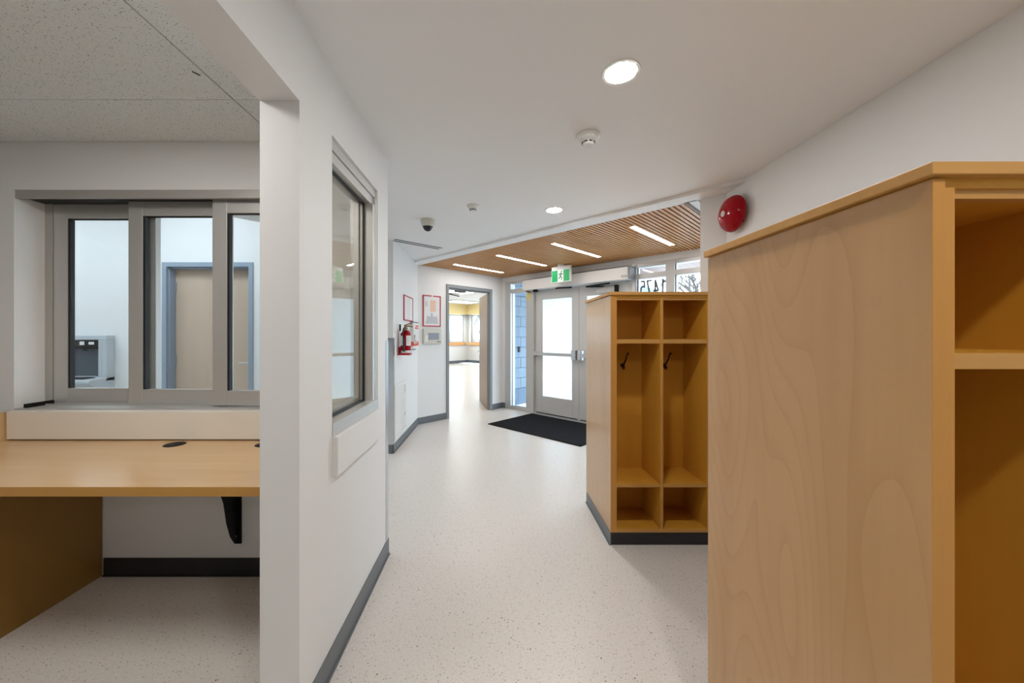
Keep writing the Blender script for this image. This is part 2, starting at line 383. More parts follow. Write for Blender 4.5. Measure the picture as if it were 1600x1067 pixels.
# office tiled ceiling
OZ = 2.453
ocl = struct('ceiling_office', MB().box(-4.7, -0.70, -3.1, WY+0.05, OZ+0.022, OZ+0.05), BLACK, 'white acoustic tile ceiling of the office', 'ceiling')
xs = [-4.6, -3.668, -2.448, -1.208, -0.789]
ys = [WY, 1.735, 1.125, 0.515, -0.095, -0.705, -1.315, -1.925, -2.535, -3.0]
tcache = {}
for i in range(4):
    for j in range(9):
        if i == 2 and j == 2:
            o = MB().box(0.0035, 0.60, 0.0015, 0.6085, 0, 0.02).build('ceiling_tile', TILEM, ocl); o.location = (xs[2], ys[3], OZ); continue         # troffer slot
        w = xs[i+1]-xs[i]; d = ys[j]-ys[j+1]; key = (round(w,3), round(d,3))
        g = 0.0015; gr = 0.0035 if i in (2,3) else 0.0015
        gl = 0.0035 if i == 3 else 0.0015
        if (key, i) not in tcache:
            tcache[(key, i)] = o = MB().box(gl, w-gr if i < 3 else w-0.0015, g, d-g, 0, 0.02).build('ceiling_tile', TILEM, ocl)
        else: o = share(tcache[(key, i)], ocl)
        o.location = (xs[i], ys[j+1], OZ)
tcl = MB().box(-0.014, 0.014, -0.003, 0.003, -0.002, 0.002).build('tile_clip', BLACK, ocl); tcl.location = (-1.243, 1.56, OZ); tcl.rotation_euler = (0, 0, math.radians(60))
t = thing('troffer', 'flat panel lamp in the office tile ceiling', 'ceiling lamp', (xs[2]+0.62, ys[3], OZ))
MB().box(0.0, 0.61, 0.005, 0.605, 0.006, 0.02).build('housing', WHITEP, t)
MB().box(0.02, 0.59, 0.02, 0.59, 0.0, 0.005).build('lens', OFFLENS, t)
for k, x in enumerate((-5.9, -3.9)):  # unseen cool panels, added to stand in for the corridor's daylight
    t = thing('troffer', ['flat panel lamp at the closed end of the side corridor', 'flat panel lamp in the side corridor near its wooden door'][k], 'ceiling lamp', (x, 2.95, 2.985))
    MB().box(0, 1.2, 0, 0.6, 0.004, 0.015).build('housing', WHITEP, t)
    MB().box(0.02, 1.18, 0.02, 0.58, -0.002, 0.003).build('lens', CORFILL, t)

# ------------------------------------------------------------------ baseboards
def base_poly(name, segs, mat, label, h=0.10, th=0.006):
    mb = MB()
    for (x0,y0,x1,y1) in segs:      # visible face is on the right of the direction
        d = Vector((x1-x0, y1-y0, 0)); n = Vector((d.y, -d.x, 0)).normalized()*th
        mb.prism([(x0,y0),(x1,y1),(x1+n.x,y1+n.y),(x0+n.x,y0+n.y)], 0, h)
        n2 = n.normalized()*0.014
        mb.prism([(x0,y0),(x1,y1),(x1+n2.x,y1+n2.y),(x0+n2.x,y0+n2.y)], 0, 0.006)
    o = mb.build(name, mat); return tag(o, label, 'baseboard', kind='structure')
base_poly('baseboard_left', [(LX,1.262,LX,WY2+0.006)], BASEM, 'grey vinyl baseboard along the hall wall under the interior window')
base_poly('baseboard_extinguisher', [(CX,CY-0.006,CX,5.65)], BASEM, 'grey vinyl baseboard below the fire extinguisher wall')
base_poly('baseboard_corridor', [(-7.0,CY,DX0,CY),(DX1,CY,CX+0.006,CY)], BASEM, 'grey vinyl baseboard along the corridor wall')
def onA(s): return (A0[0]+s*R2, A0[1]+s*R2)
def onB(s): return (B0[0]+s*R2, B0[1]-s*R2)
base_poly('baseboard_classroom_door', [onA(0)+onA(F0), onA(F1)+onA(1.867), onB(-0.0)+onB(0.07)], BASEM, 'grey vinyl baseboard on the angled wall beside the classroom doorway')
base_poly('baseboard_office', [(-2.2,WY,-0.795,WY)], BLACKBASE, 'black vinyl baseboard under the office desk')

# ------------------------------------------------------------------ corner guards
for (name, x, y, lab) in (('corner_guard', LX, WY2, 'thin steel corner guard on the wall end beside the interior window'),
                          ('corner_guard', CX, CY, 'steel corner guard on the far corner beside the white wall grille')):
    t = thing(name, lab, 'corner guard', (x, y, 0.10))
    if y < 3:   # corner points away (+y) : flanges on +x face and on +y face
        MB().box(0, 0.003, -0.045, 0.003, 0, 1.225).build('flange', STEEL, t); MB().box(-0.045, 0, 0, 0.003, 0, 1.225).build('flange', STEEL, t)
    else:
        MB().box(0, 0.003, -0.003, 0.05, 0, 1.225).build('flange', STEEL, t); MB().box(-0.07, 0, -0.003, 0, 0, 1.225).build('flange', STEEL, t)

# ------------------------------------------------------------------ interior window in the left wall (local frame: x = +Y, -y = towards hall)
w1 = thing('window_1', 'recessed interior window with aluminium frame in the hall wall', 'window', (LX, 0, 0), math.radians(90), kind='structure')
Y0, Y1, Z0, Z1 = 1.515, WY, 0.947, 2.172
fr = MB()
fr.box(Y0, Y1, 0.012, 0.060, Z1-0.045, Z1)               # head, outer
fr.box(Y0, Y1, 0.018, 0.075, Z1-0.092, Z1-0.0475)        # head, inner
fr.box(Y1-0.028, Y1, 0.004, 0.060, Z0, Z1-0.045)         # far jamb outer
fr.box(Y1-0.068, Y1-0.030, 0.006, 0.075, Z0+0.05, Z1-0.092)
fr.box(Y0, Y0+0.045, 0.025, 0.075, Z0+0.05, Z1-0.092)
fr.box(Y0, Y1, -0.004, 0.075, Z0, Z0+0.052)
fr.build('window_frame', ALU, w1)
MB().ring(Y0+0.045, Y1-0.068, Z0+0.052, Z1-0.092, 0.012, 0.049, 0.058).build('gasket', BLACK, w1)
MB().box(Y0+0.05, Y1-0.07, 0.058, 0.064, Z0+0.055, Z1-0.095).build('pane', GLASST, w1)
bk = MB().ring(Y0, Y1-0.002, Z0, Z1, 0.075, 0.080, 0.125); bk.build('inner_frame', ALU, w1)
sb = tag(MB().box(1.515, WY, -0.024, 0, 0.785, 0.945).build('sill_board', PAINT, None, 0.0015), 'white sill board fixed under the interior window', 'sill board')
sb.location = (LX, 0, 0); sb.rotation_euler = (0, 0, math.radians(90))

# ------------------------------------------------------------------ sliding office window
w2 = thing('window_2', 'three panel sliding window in aluminium track above the desk', 'window', (0, WY, 0), kind='structure')
WX0, WX1 = -2.711, -1.0
MB().box(WX0, WX1, 0.004, 0.022, 2.135, 2.18).box(WX0, WX1, 0.022, 0.19, 2.168, 2.18).build('head_track', ALUD, w2)
MB().box(WX0, WX1, 0.028, 0.19, 2.15, 2.167).build('head_groove', BLACK, w2)  # solid black strip drawn for the shade between head track and sashes
MB().box(WX0, WX0+0.045, 0.145, 0.19, 0.955, 2.168).box(WX1-0.04, WX1, 0.03, 0.19, 0.955, 2.168).build('side_frame', ALUD, w2)
MB().box(WX0, WX1, 0.0, 0.2, 0.935, 0.943).box(WX0+0.02, WX1, 0.10, 0.105, 0.943, 0.951).box(WX0+0.02, WX1, 0.15, 0.155, 0.943, 0.951).build('sill_track', ALU, w2)
def sash(x0, x1, y):
    z0, z1 = 0.951, 2.150
    s = empty('sash', (0, 0, 0)); s.parent = w2
    fb = MB(); sw = 0.085; y1 = y+0.035
    fb.box(x0, x0+sw, y, y1, z0, z1); fb.box(x1-sw, x1, y, y1, z0, z1)
    fb.box(x0+sw, x1-sw, y, y1, z0, z0+0.085); fb.box(x0+sw, x1-sw, y, y1, z1-0.085, z1)
    fb.build('sash_frame', ALU, s, 0.002)
    gx0, gx1, gz0, gz1 = x0+sw, x1-sw, z0+0.085, z1-0.085
    MB().box(gx0, gx0+0.012, y+0.004, y+0.03, gz0, gz1).box(gx0+0.012, gx1, y+0.012, y+0.024, gz1-0.006, gz1).box(gx1-0.006, gx1, y+0.012, y+0.024, gz0, gz1-0.006).build('gasket', BLACK, s)
    MB().box(gx0, gx1, y+0.016, y+0.022, gz0, gz1).build('pane', GLASS, s)
sash(-2.665, -2.045, 0.150); sash(-2.163, -1.563, 0.100); sash(-1.628, -1.04, 0.050)
MB().box(-2.672, -2.655, 0.012, 0.145, 0.944, 0.966).build('track_stop', BLKMET, w2, label='black bar stop lying in the track')
sb = tag(MB().box(-2.69, -0.80, WY-0.05, WY-0.001, 0.782, 0.935).build('sill_board', SPAINT, None, 0.002), 'long white sill board running between sliding window and desk', 'sill board')

# ------------------------------------------------------------------ desk
DZ = 0.775
dk = thing('desk', 'built in maple desk under the sliding window', 'desk', (-2.70, 1.433, 0))
MB().box(0, 1.905, 0.002, 0.672, DZ-0.036, DZ).build('desktop', DESKW, dk)
MB().box(0, 1.905, 0.0, 0.002, DZ-0.036, DZ-0.0005).build('front_edge', DESKE, dk)
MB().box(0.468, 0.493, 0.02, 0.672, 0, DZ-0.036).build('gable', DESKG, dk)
MB().box(-0.03, 0.0, 0.0, 0.672, DZ-0.036, 0.93).build('side_splash', DESKW, dk)
for gx in (-1.70, -1.216):
    g = MB().lathe([(0, 0.004), (0.044, 0.004), (0.050, 0.001), (0.050, -0.02)], 'z', 28, (gx+2.70, 0.557, DZ)).build('grommet', BLKMET, dk)
    MB().box(gx+2.70-0.015, gx+2.70+0.02, 0.575, 0.59, DZ+0.0035, DZ+0.0055).build('slot', BLACK, g)
br = empty('bracket', (1.26, WY-1.433-0.005, 0)); br.parent = dk; br['label'] = 'black curved steel bracket under the desktop'
prof = [(0, 0.184), (-0.025, 0.195), (-0.060, 0.25), (-0.090, 0.34), (-0.112, 0.46), (-0.16, 0.58), (-0.26, 0.66), (-0.48, 0.70), (-0.48, 0.737), (0, 0.737)]
MB().prism_x(prof, -0.004, 0.002).build('gusset', BLKMET, br)
MB().box(-0.02, 0.02, -0.48, 0, 0.732, 0.737).box(-0.02, 0.02, -0.005, 0, 0.184, 0.737).build('flange', BLKMET, br)
b = MB().lathe([(0, 0.0), (0.008, 0.0)], 'y', 12, (0, 0, 0)).build('bolt', STEEL, br)
b.location = (0.0035, -0.022, 0.235); b.rotation_euler = (0, 0, math.radians(90))

# ------------------------------------------------------------------ corridor seen through the window
d2 = thing('door_2', 'pale wooden door in blue grey frame seen through the sliding window', 'door', (DX0, CY, 0), kind='structure')
MB().box(0, 0.05, -0.012, 0.16, 0, 2.19).box(0.992, 1.042, -0.012, 0.16, 0, 2.19).box(0.05, 0.992, -0.012, 0.16, 2.14, 2.19)\
    .box(0.05, 0.066, 0.02, 0.10, 0, 2.14).box(0.976, 0.992, 0.02, 0.10, 0, 2.14).box(0.05, 0.992, 0.02, 0.10, 2.124, 2.14).build('door_frame', FRAMEB, d2)
lf = MB().box(0, 0.925, 0, 0.044, 0.008, 2.137).build('door_leaf', DOORW, d2); lf.location = (0.062, 0.105, 0); lf.rotation_euler = (0, 0, math.radians(2))
for z in (0.25, 1.07, 1.92):
    MB().box(-0.012, 0.018, -0.006, 0.0, z-0.06, z+0.06).lathe([(0, -0.06), (0.008, -0.06), (0.008, 0.06), (0, 0.06)], 'z', 10, (-0.006, -0.008, z)).build('hinge', STEEL, lf)
MB().box(0.84, 0.885, -0.008, 0, 0.96, 1.14).tube([(0.862,-0.008,1.03),(0.862,-0.05,1.03),(0.76,-0.055,1.03)], 0.009).build('handle', STEEL, lf)

bf = thing('bottle_filler', 'steel bottle filling station with dark alcove on corridor wall', 'water fountain', (-4.62, CY, 0))
MB().ring(-0.28, 0.28, 0.84, 1.353, 0.05, -0.10, -0.002).box(-0.23, -0.18, -0.10, -0.002, 0.89, 1.303).box(0.19, 0.23, -0.10, -0.002, 0.89, 1.303).build('surround', LTGREY, bf, 0.006)
MB().box(-0.18, 0.19, -0.02, -0.003, 0.84, 1.303).build('alcove', ALCOVE, bf)
MB().prism_x([(-0.095,1.303),(-0.02,1.303),(-0.02,1.20),(-0.07,1.22)], -0.18, 0.19).build('sensor_hood', BLKMET, bf, 0.004)
MB().box(-0.02, 0.03, -0.0965, -0.094, 1.245, 1.285).build('indicator', WHITEP, bf); MB().box(0.08, 0.14, -0.0965, -0.094, 1.25, 1.28).build('indicator', WHITEP, bf)
MB().lathe([(0, 0), (0.02, 0), (0.015, -0.03), (0, -0.03)], 'z', 16, (0.0, -0.055, 1.21)).build('nozzle', BLKMET, bf)
MB().prism_x([(-0.28,0.86),(-0.26,0.87),(-0.02,0.885),(-0.002,0.885),(-0.002,0.72),(-0.22,0.78),(-0.28,0.83)], -0.28, 0.28).build('basin', LTGREY, bf, 0.006)
MB().box(-0.16, 0.16, -0.22, -0.06, 0.876, 0.888).build('drain_grate', BLKMET, bf)

# ------------------------------------------------------------------ cubbies (double sided)
def cubby(name, label, x0, y0):
    W, Dp = 0.967, 0.63
    t = thing(name, label, 'cubby', (x0, y0, 0), 0.0, 'maple coat cubbies')
    Z_T = 1.612
    xs_g = [0.021, 0.3215, 0.6245, 0.9275]; gw = 0.0235
    MB().box(0.003, W-0.003, 0.006, Dp-0.006, 0, 0.085).build('plinth', BLACKBASE, t)
    MB().box(-0.003, 0.003, -0.0, Dp-0.01, 0, 0.085).box(-0.010, 0.0, 0.0, Dp-0.01, 0, 0.006).build('side_base', BASEM, t)
    for x in (0, W-0.02):
        sp = MB().box(x, x+0.02, 0.0, Dp, 0.083, Z_T).build('side_panel', MAPLE, t)
        for yy in (-0.0012, Dp): MB().box(x, x+0.02, yy, yy+0.0012, 0.083, Z_T).build('edge_band', EDGE, sp)
    MB().box(0.02, W-0.02, Dp/2-0.009, Dp/2+0.009, 0.105, 1.60).build('back_panel', MAPLEIN, t)
    for k, x in enumerate(xs_g):
        g = MB().box(x, x+gw-0.004, 0.004, Dp-0.004, 0.085, 1.60).build('partition', MAPLEIN, t)
        for yy in (0.0028, Dp-0.004): MB().box(x, x+gw-0.004, yy, yy+0.0012, 0.085, 1.60).build('edge_band', EDGE, g)
    bt = MB().box(0.02, W-0.02, 0.001, Dp-0.001, 0.083, 0.104).build('bottom_panel', MAPLEIN, t)
    MB().box(0.02, W-0.02, -0.0005, 0.001, 0.083, 0.104).build('edge_band', EDGEX, bt)
    for side in (0, 1):
        ya, yb = (0.006, Dp/2-0.009) if side == 0 else (Dp/2+0.009, Dp-0.006)
        ye = ya-0.0012 if side == 0 else yb
        MB().box(0.02, W-0.02, 0.012 if side == 0 else Dp-0.03, 0.03 if side == 0 else Dp-0.012, 1.585, 1.612).build('top_rail', EDGEX, t)
        for k in range(3):
            xa, xb = xs_g[k]+gw-0.004, xs_g[k+1]
            for (z0, z1) in ((0.373, 0.393), (1.304, 1.33)):
                sh = MB().box(xa, xb, ya, yb, z0, z1).build('shelf', MAPLEIN, t)
                MB().box(xa, xb, ye, ye+0.0012, z0, z1).build('edge_band', EDGEX, sh)
            # coat hook on the back panel
            hx = (xa+xb)/2; yb2 = yb if side == 0 else ya; sg = -1 if side == 0 else 1
            hk = MB().tube([(hx, yb2+sg*0.002, 1.14), (hx, yb2+sg*0.006, 1.14)], 0.016, 12)
            hk.tube([(hx, yb2+sg*0.004, 1.145), (hx+0.002, yb2+sg*0.03, 1.15), (hx+0.006, yb2+sg*0.055, 1.18), (hx+0.012, yb2+sg*0.062, 1.215), (hx+0.014, yb2+sg*0.072, 1.232), (hx+0.012, yb2+sg*0.085, 1.225)], [0.007,0.006,0.005,0.005,0.005,0.007], 8)
            hk.tube([(hx, yb2+sg*0.004, 1.135), (hx, yb2+sg*0.022, 1.115), (hx, yb2+sg*0.038, 1.115), (hx, yb2+sg*0.042, 1.135)], [0.007,0.006,0.006,0.008], 8)
            hk.build('coat_hook', BRONZE, t)
    MB().box(-0.010, W+0.004, -0.010, Dp+0.010, 1.6165, 1.637).build('top_board', EDGEX, t, 0.0015)
    MB().box(0.004, W-0.004, 0.006, Dp-0.006, 1.600, 1.6165).build('sub_top', MAPLEIN, t)
    return t
cubby('coat_cubby', 'large maple coat cubby cut by the frame edge, broad side panel facing the hall', 0.711, 0.605)
cubby('coat_cubby', 'maple coat cubby farther down the hall with two hooked bays showing', 0.757, 2.41)

# ------------------------------------------------------------------ ceiling devices
def downlight(y, label):
    t = thing('downlight', label, 'ceiling lamp', (0.527, y, CEIL), 0, 'round downlights')
    MB().lathe([(0.062, 0.002), (0.062, -0.003), (0.076, -0.004), (0.078, 0.0), (0.078, 0.002)], 'z', 40).build('trim_ring', WHITEP, t)
    MB().lathe([(0, -0.0035), (0.0625, -0.0035), (0.0625, 0.0)], 'z', 40).build('lens', DOWNLENS, t)
for y, l in ((1.543, 'large round recessed downlight nearest the viewer in the hall ceiling'), (3.244, 'small round recessed downlight farther along the hall ceiling'),
             (-0.16, 'round recessed downlight overhead out of view'), (-1.86, 'round recessed downlight behind the viewpoint')):
    downlight(y, l)
def detector(x, y, sc, label):
    t = thing('smoke_detector', label, 'smoke detector', (x, y, CEIL), 0, 'smoke detectors')
    MB().lathe([(0.064*sc, 0.0), (0.064*sc, -0.008*sc), (0.060*sc, -0.012*sc), (0.052*sc, -0.014*sc), (0.050*sc, -0.026*sc), (0.040*sc, -0.034*sc), (0.033*sc, -0.036*sc)], 'z', 36).build('base', WHITEP, t)
    MB().lathe([(0.033*sc, -0.034*sc), (0.033*sc, -0.052*sc), (0.028*sc, -0.057*sc), (0, -0.058*sc)], 'z', 30).build('sensor_cap', WHITEP, t)
    for k in range(8):
        a = 2*math.pi*k/8 + 0.15; c, s = math.cos(a), math.sin(a); r = 0.0335*sc
        o = MB().box(-0.0095*sc, 0.0095*sc, -0.0012, 0.0012, -0.047*sc, -0.040*sc).build('slot', BLACK, t)
        o.location = (r*c, r*s, 0); o.rotation_euler = (0, 0, a+math.pi/2)
    MB().box(-0.002, 0.002, -0.051*sc, -0.049*sc, -0.022*sc, -0.019*sc).build('indicator', BLACK, t)
detector(0.516, 2.03, 1.0, 'white smoke detector with dark slots between the two downlights')
detector(-0.172, 3.14, 0.85, 'small white smoke detector near the dome camera')
t = thing('dome_camera', 'white ceiling dome security camera with dark bubble', 'security camera', (-0.62, 3.52, CEIL))
MB().lathe([(0.068, 0), (0.068, -0.012), (0.060, -0.05), (0.050, -0.066), (0.044, -0.068)], 'z', 36).build('housing', BEIGEP, t)
MB().lathe([(0.044*math.cos(a*math.pi/16), -0.064-0.046*math.sin(a*math.pi/16)) for a in range(9)], 'z', 32).build('dome', DOMEM, t)
MB().lathe([(0.044, -0.062), (0.049, -0.066), (0.047, -0.071), (0.044, -0.071)], 'z', 32).build('dome_ring', DKPRINT, t)
# linear slot diffuser
t = thing('slot_diffuser', 'thin white linear air slot in the ceiling below the dome camera', 'air vent', (-1.15, 4.25, CEIL), math.radians(42))
MB().box(0, 0.66, -0.07, 0.07, -0.003, 0.0).build('frame', CPAINT, t)
for yy in (-0.035, 0.035): MB().box(0.01, 0.65, yy-0.016, yy+0.016, -0.0045, -0.001).build('slot', BLACK, t)

# exit sign
xe = 1.035; ye = 6.71-xe
t = thing('exit_sign', 'green running man exit sign hanging from the slatted ceiling', 'sign', (xe, ye, WOODZ), BR)
MB().lathe([(0, 0), (0.06, 0), (0.055, -0.022), (0.0, -0.022)], 'z', 24).build('canopy', WHITEP, t)
MB().box(-0.168, 0.168, -0.022, 0.022, -0.262, -0.020).build('housing', WHITEP, t, 0.004)
fc = MB().box(-0.165, 0.165, -0.0245, -0.0225, -0.255, -0.075).build('face', GREEN, t)
MB().ring(-0.165, 0.165, -0.258, -0.072, 0.006, -0.0255, -0.0228).box(-0.052, 0.052, -0.0262, -0.0248, -0.252, -0.078).build('door_panel', EXITW, fc)
pic = MB(); zc = -0.165
def limb(p, q, w):
    (x0, z0), (x1, z1) = p, q; dx, dz = x1-x0, z1-z0; l = math.hypot(dx, dz); nx, nz = -dz/l*w, dx/l*w
    pic.prism_y([(x0+nx,z0+nz),(x0-nx,z0-nz),(x1-nx,z1-nz),(x1+nx,z1+nz)], -0.0275, -0.0262)
def P(x, z): return (x, zc+z)
pic.prism_y([(0.016+0.012*math.cos(a*math.pi/6), zc+0.058+0.012*math.sin(a*math.pi/6)) for a in range(12)], -0.0275, -0.0262)
limb(P(0.010,0.040), P(-0.004,-0.008), 0.010); limb(P(0.012,0.036), P(0.034,0.018), 0.005); limb(P(0.034,0.018), P(0.044,0.030), 0.005)
limb(P(0.004,0.036), P(-0.024,0.030), 0.005); limb(P(-0.024,0.030), P(-0.032,0.008), 0.005)
limb(P(-0.002,-0.004), P(0.022,-0.026), 0.007); limb(P(0.022,-0.026), P(0.014,-0.064), 0.006); limb(P(-0.006,-0.006), P(-0.018,-0.036), 0.007); limb(P(-0.018,-0.036), P(-0.044,-0.042), 0.006)
pic.build('running_figure', DKGREEN, fc)
MB().lathe([(0, 0), (0.004, 0), (0.004, -0.01), (0, -0.01)], 'z', 10, (0.15, 0, -0.262)).build('test_lamp', REDM, t)

# fire bell
t = thing('fire_bell', 'round glossy red fire bell on the white wall above the cubby', 'bell', (RX, 2.648, 2.218), math.radians(-90))
MB().box(-0.05, 0.05, -0.035, -0.0005, -0.07, 0.05).build('back_box', BLKMET, t)
MB().lathe([(0.030, 0.03), (0.118, 0.034), (0.127, 0.038), (0.128, 0.044), (0.124, 0.060), (0.110, 0.082), (0.085, 0.100), (0.050, 0.111), (0.024, 0.114), (0, 0.115)], 'y', 48).build('gong', RED, t)
MB().lathe([(0.021, 0.112), (0.021, 0.119), (0.019, 0.121), (0, 0.121)], 'y', 28).build('centre_badge', WHITEP, t)
MB().lathe([(0.008, 0.120), (0.008, 0.126), (0, 0.127)], 'y', 12).build('bolt', STEEL, t)

# ------------------------------------------------------------------ things on the extinguisher wall (rot 90: local x = +Y)
CR = math.radians(90)
t = thing('fire_extinguisher', 'red fire extinguisher with white label on its wall bracket', 'fire extinguisher', (CX, 4.53, 1.115), CR)
MB().box(-0.012, 0.012, -0.022, 0, 0.0, 0.10).box(-0.066, 0.06, -0.145, -0.005, 0.0, 0.022).build('bracket', REDM, t)
cy = -0.085
body = MB().lathe([(0, 0.022), (0.058, 0.024), (0.062, 0.032), (0.062, 0.24), (0.058, 0.262), (0.040, 0.285), (0.022, 0.298), (0.022, 0.31), (0, 0.31)], 'z', 32, (0, cy, 0)).build('cylinder', RED, t)
def patch(r, a0, a1, z0, z1, n=10):
    m = MB(); vs = []
    for i in range(n+1):
        a = a0+(a1-a0)*i/n; vs += [(r*math.cos(a), cy+r*math.sin(a), z0), (r*math.cos(a), cy+r*math.sin(a), z1)]
    return m.add(vs, [(2*i, 2*i+2, 2*i+3, 2*i+1) for i in range(n)])
lb = patch(0.0628, math.radians(-162), math.radians(-85), 0.115, 0.235).build('label', PAPER, body)
for k in range(5): patch(0.0633, math.radians(-155), math.radians(-95), 0.135+0.019*k, 0.141+0.019*k, 8).build('print_line', GREYPRINT, lb)
lb2 = patch(0.0628, math.radians(-235), math.radians(-200), 0.115, 0.235).build('label', PAPER, body)
patch(0.0628, math.radians(-225), math.radians(-95), 0.026, 0.056).build('lower_band', PAPER, body)
MB().lathe([(0.024, 0.298), (0.026, 0.305), (0.026, 0.325), (0.016, 0.335), (0.016, 0.35), (0, 0.35)], 'z', 20, (0, cy, 0)).build('valve', BRASS, t)
MB().tube([(0, cy+0.02, 0.345), (0, cy-0.05, 0.352), (0, cy-0.085, 0.340)], 0.009).build('carry_handle', BRASS, t)
MB().tube([(0, cy+0.02, 0.355), (0, cy-0.04, 0.378), (0, cy-0.08, 0.378)], 0.008).build('lever', BRASS, t)
MB().tube([(-0.02, cy, 0.33), (-0.055, cy+0.01, 0.325), (-0.075, cy+0.015, 0.28), (-0.074, cy+0.008, 0.2), (-0.074, cy+0.005, 0.045)], [0.008,0.009,0.010,0.011,0.015], 10).build('hose', BLACK, t)
MB().box(-0.066, -0.05, cy+0.045, cy+0.062, 0.29, 0.37).build('nozzle_clip', BLACK, t)
MB().prism_x([(cy-0.045, 0.305), (cy-0.025, 0.305), (cy-0.105, 0.13), (cy-0.145, 0.15)], -0.002, 0.0).build('inspection_tag', PAPER, t)

t = thing('document_box', 'narrow white wall box with red band beside the extinguisher', 'wall box', (CX, 5.29, 1.16), CR)
MB().box(-0.15, 0.19, -0.05, 0, 0, 0.37).build('body', WHITEP, t, 0.004)
MB().box(-0.15, 0.19, -0.052, -0.002, 0.37, 0.378).build('lid', BLKMET, t)
MB().box(-0.06, 0.17, -0.0515, -0.0495, 0.285, 0.305).box(-0.02, 0.17, -0.0515, -0.0495, 0.315, 0.335).build('red_print', ORANGERED, t)
MB().box(-0.152, 0.192, -0.052, -0.001, 0.045, 0.105).build('red_band', ORANGERED, t)
MB().box(-0.12, -0.06, -0.0515, -0.0495, 0.14, 0.20).build('green_mark', DKPRINT, t)
MB().box(-0.06, 0.06, -0.04, -0.01, -0.012, 0).build('foot_clip', BLKMET, t)

t = thing('wall_notice', 'thin red framed fold marked notice above the fire extinguisher', 'notice', (CX, 5.02, 1.555), CR)
MB().box(-0.25, 0.25, -0.008, 0, 0.0, 0.31).build('sheet', PAPER, t)
MB().ring(-0.26, 0.26, -0.01, 0.32, 0.014, -0.014, 0).build('frame', REDM, t)
MB().box(-0.03, -0.02, -0.0088, -0.0078, 0.01, 0.30).box(0.05, 0.055, -0.0088, -0.0078, 0.01, 0.30).build('print', PEACH, t)

t = thing('wall_grille', 'white louvred air grille low on the extinguisher wall', 'air vent', (CX, 4.62, 0.13), CR)
MB().ring(-0.30, 0.26, 0.0, 0.64, 0.05, -0.012, 0).box(-0.25, -0.02, -0.010, 0, 0.05, 0.59).build('frame', WHITEP, t, 0.003)
for g0, g1 in ((0.06, 0.19), (0.24, 0.50)):
    for k in range(7):
        o = MB().box(-0.012, 0.012, -0.002, 0.0, g0, g1).build('louvre', WHITEP, t); o.location = (0.0+k*0.032, -0.006, 0); o.rotation_euler = (0, 0, math.radians(-22))
MB().box(-0.25, 0.21, -0.001, -0.0005, 0.05, 0.59).build('backing', WHITEP, t)

# ------------------------------------------------------------------ things on the angled wall A
def atA(s, z): return (A0[0]+s*R2, A0[1]+s*R2, z)
t = thing('evacuation_plan', 'red framed plan poster left of the classroom doorway', 'poster', atA(0.26, 1.50), AR)
MB().box(-0.155, 0.155, -0.008, 0, 0.0, 0.46).build('sheet', PAPER, t)
MB().box(-0.168, -0.152, -0.014, 0, -0.012, 0.472).box(0.152, 0.168, -0.014, 0, -0.012, 0.472).box(-0.152, 0.152, -0.014, 0, -0.012, 0.004).box(-0.152, -0.01, -0.014, 0, 0.456, 0.472).box(0.03, 0.152, -0.014, 0, 0.456, 0.472).build('frame', REDM, t)
MB().box(-0.03, 0.075, -0.0088, -0.0078, 0.22, 0.40).build('floor_area', PEACH, t)
MB().prism_y([(-0.12,0.03),(0.12,0.03),(0.10,0.15),(0.02,0.14),(0.01,0.20),(-0.02,0.20),(-0.02,0.14),(-0.09,0.16)], -0.0088, -0.0078).build('plan_area', GREYPRINT, t)
MB().box(-0.12, -0.10, -0.0088, -0.0078, 0.30, 0.38).box(-0.09, -0.08, -0.0088, -0.0078, 0.30, 0.36).build('legend', GREYPRINT, t)
t = thing('alarm_panel', 'beige fire alarm annunciator panel with grey windows under the poster', 'alarm panel', atA(0.26, 1.216), AR)
MB().box(-0.172, 0.172, -0.035, 0, 0, 0.235).build('housing', BEIGEP, t, 0.006)
MB().box(-0.085, 0.12, -0.037, -0.034, 0.065, 0.175).build('window_strip', GREYPRINT, t)
for k in range(6): MB().box(-0.080+k*0.034, -0.058+k*0.034, -0.040, -0.036, 0.068, 0.172).build('zone_window', BLUEGREY, t)
MB().prism_y([(-0.155,0.04),(-0.095,0.04),(-0.095,0.12),(-0.115,0.16),(-0.14,0.15)], -0.038, -0.034).build('key_cover', WHITEP, t)
MB().lathe([(0.008, 0.034), (0.008, 0.044), (0, 0.044)], 'y', 12, (-0.12, 0, 0.145)).build('lock', STEEL, t)
MB().box(0.075, 0.15, -0.0375, -0.0345, 0.028, 0.040).build('name_bar', DKPRINT, t)

# ------------------------------------------------------------------ classroom door
d1 = thing('door_1', 'grey framed classroom doorway with brown door leaf swung open', 'door', A0, AR, kind='structure')
fw = 0.052
MB().box(F0, F0+fw, -0.014, 0.165, 0, 2.182).box(F1-fw, F1, -0.014, 0.06, 0, 2.182).box(F0+fw, F1-fw, -0.014, 0.165, 2.13, 2.182)\
    .box(F0+fw, F0+fw+0.016, 0.03, 0.11, 0, 2.13).box(F0+fw, F1-fw, 0.03, 0.11, 2.114, 2.13).build('door_frame', FRAMEG, d1)
lf = MB().box(0, 0.92, -0.044, 0, 0.01, 2.11).build('door_leaf', DOORW1, d1)
lf.location = (F1-fw-0.006, 0.062, 0); lf.rotation_euler = (0, 0, math.radians(101-45))
MB().box(0.83, 0.87, -0.052, -0.044, 0.96, 1.14).tube([(0.85,-0.05,1.03),(0.85,-0.09,1.03),(0.76,-0.095,1.03)], 0.009)\
    .box(0.83, 0.87, 0.0, 0.008, 0.96, 1.14).tube([(0.85,0.005,1.03),(0.85,0.05,1.03),(0.76,0.055,1.03)], 0.009).build('lever_handle', STEEL, lf)
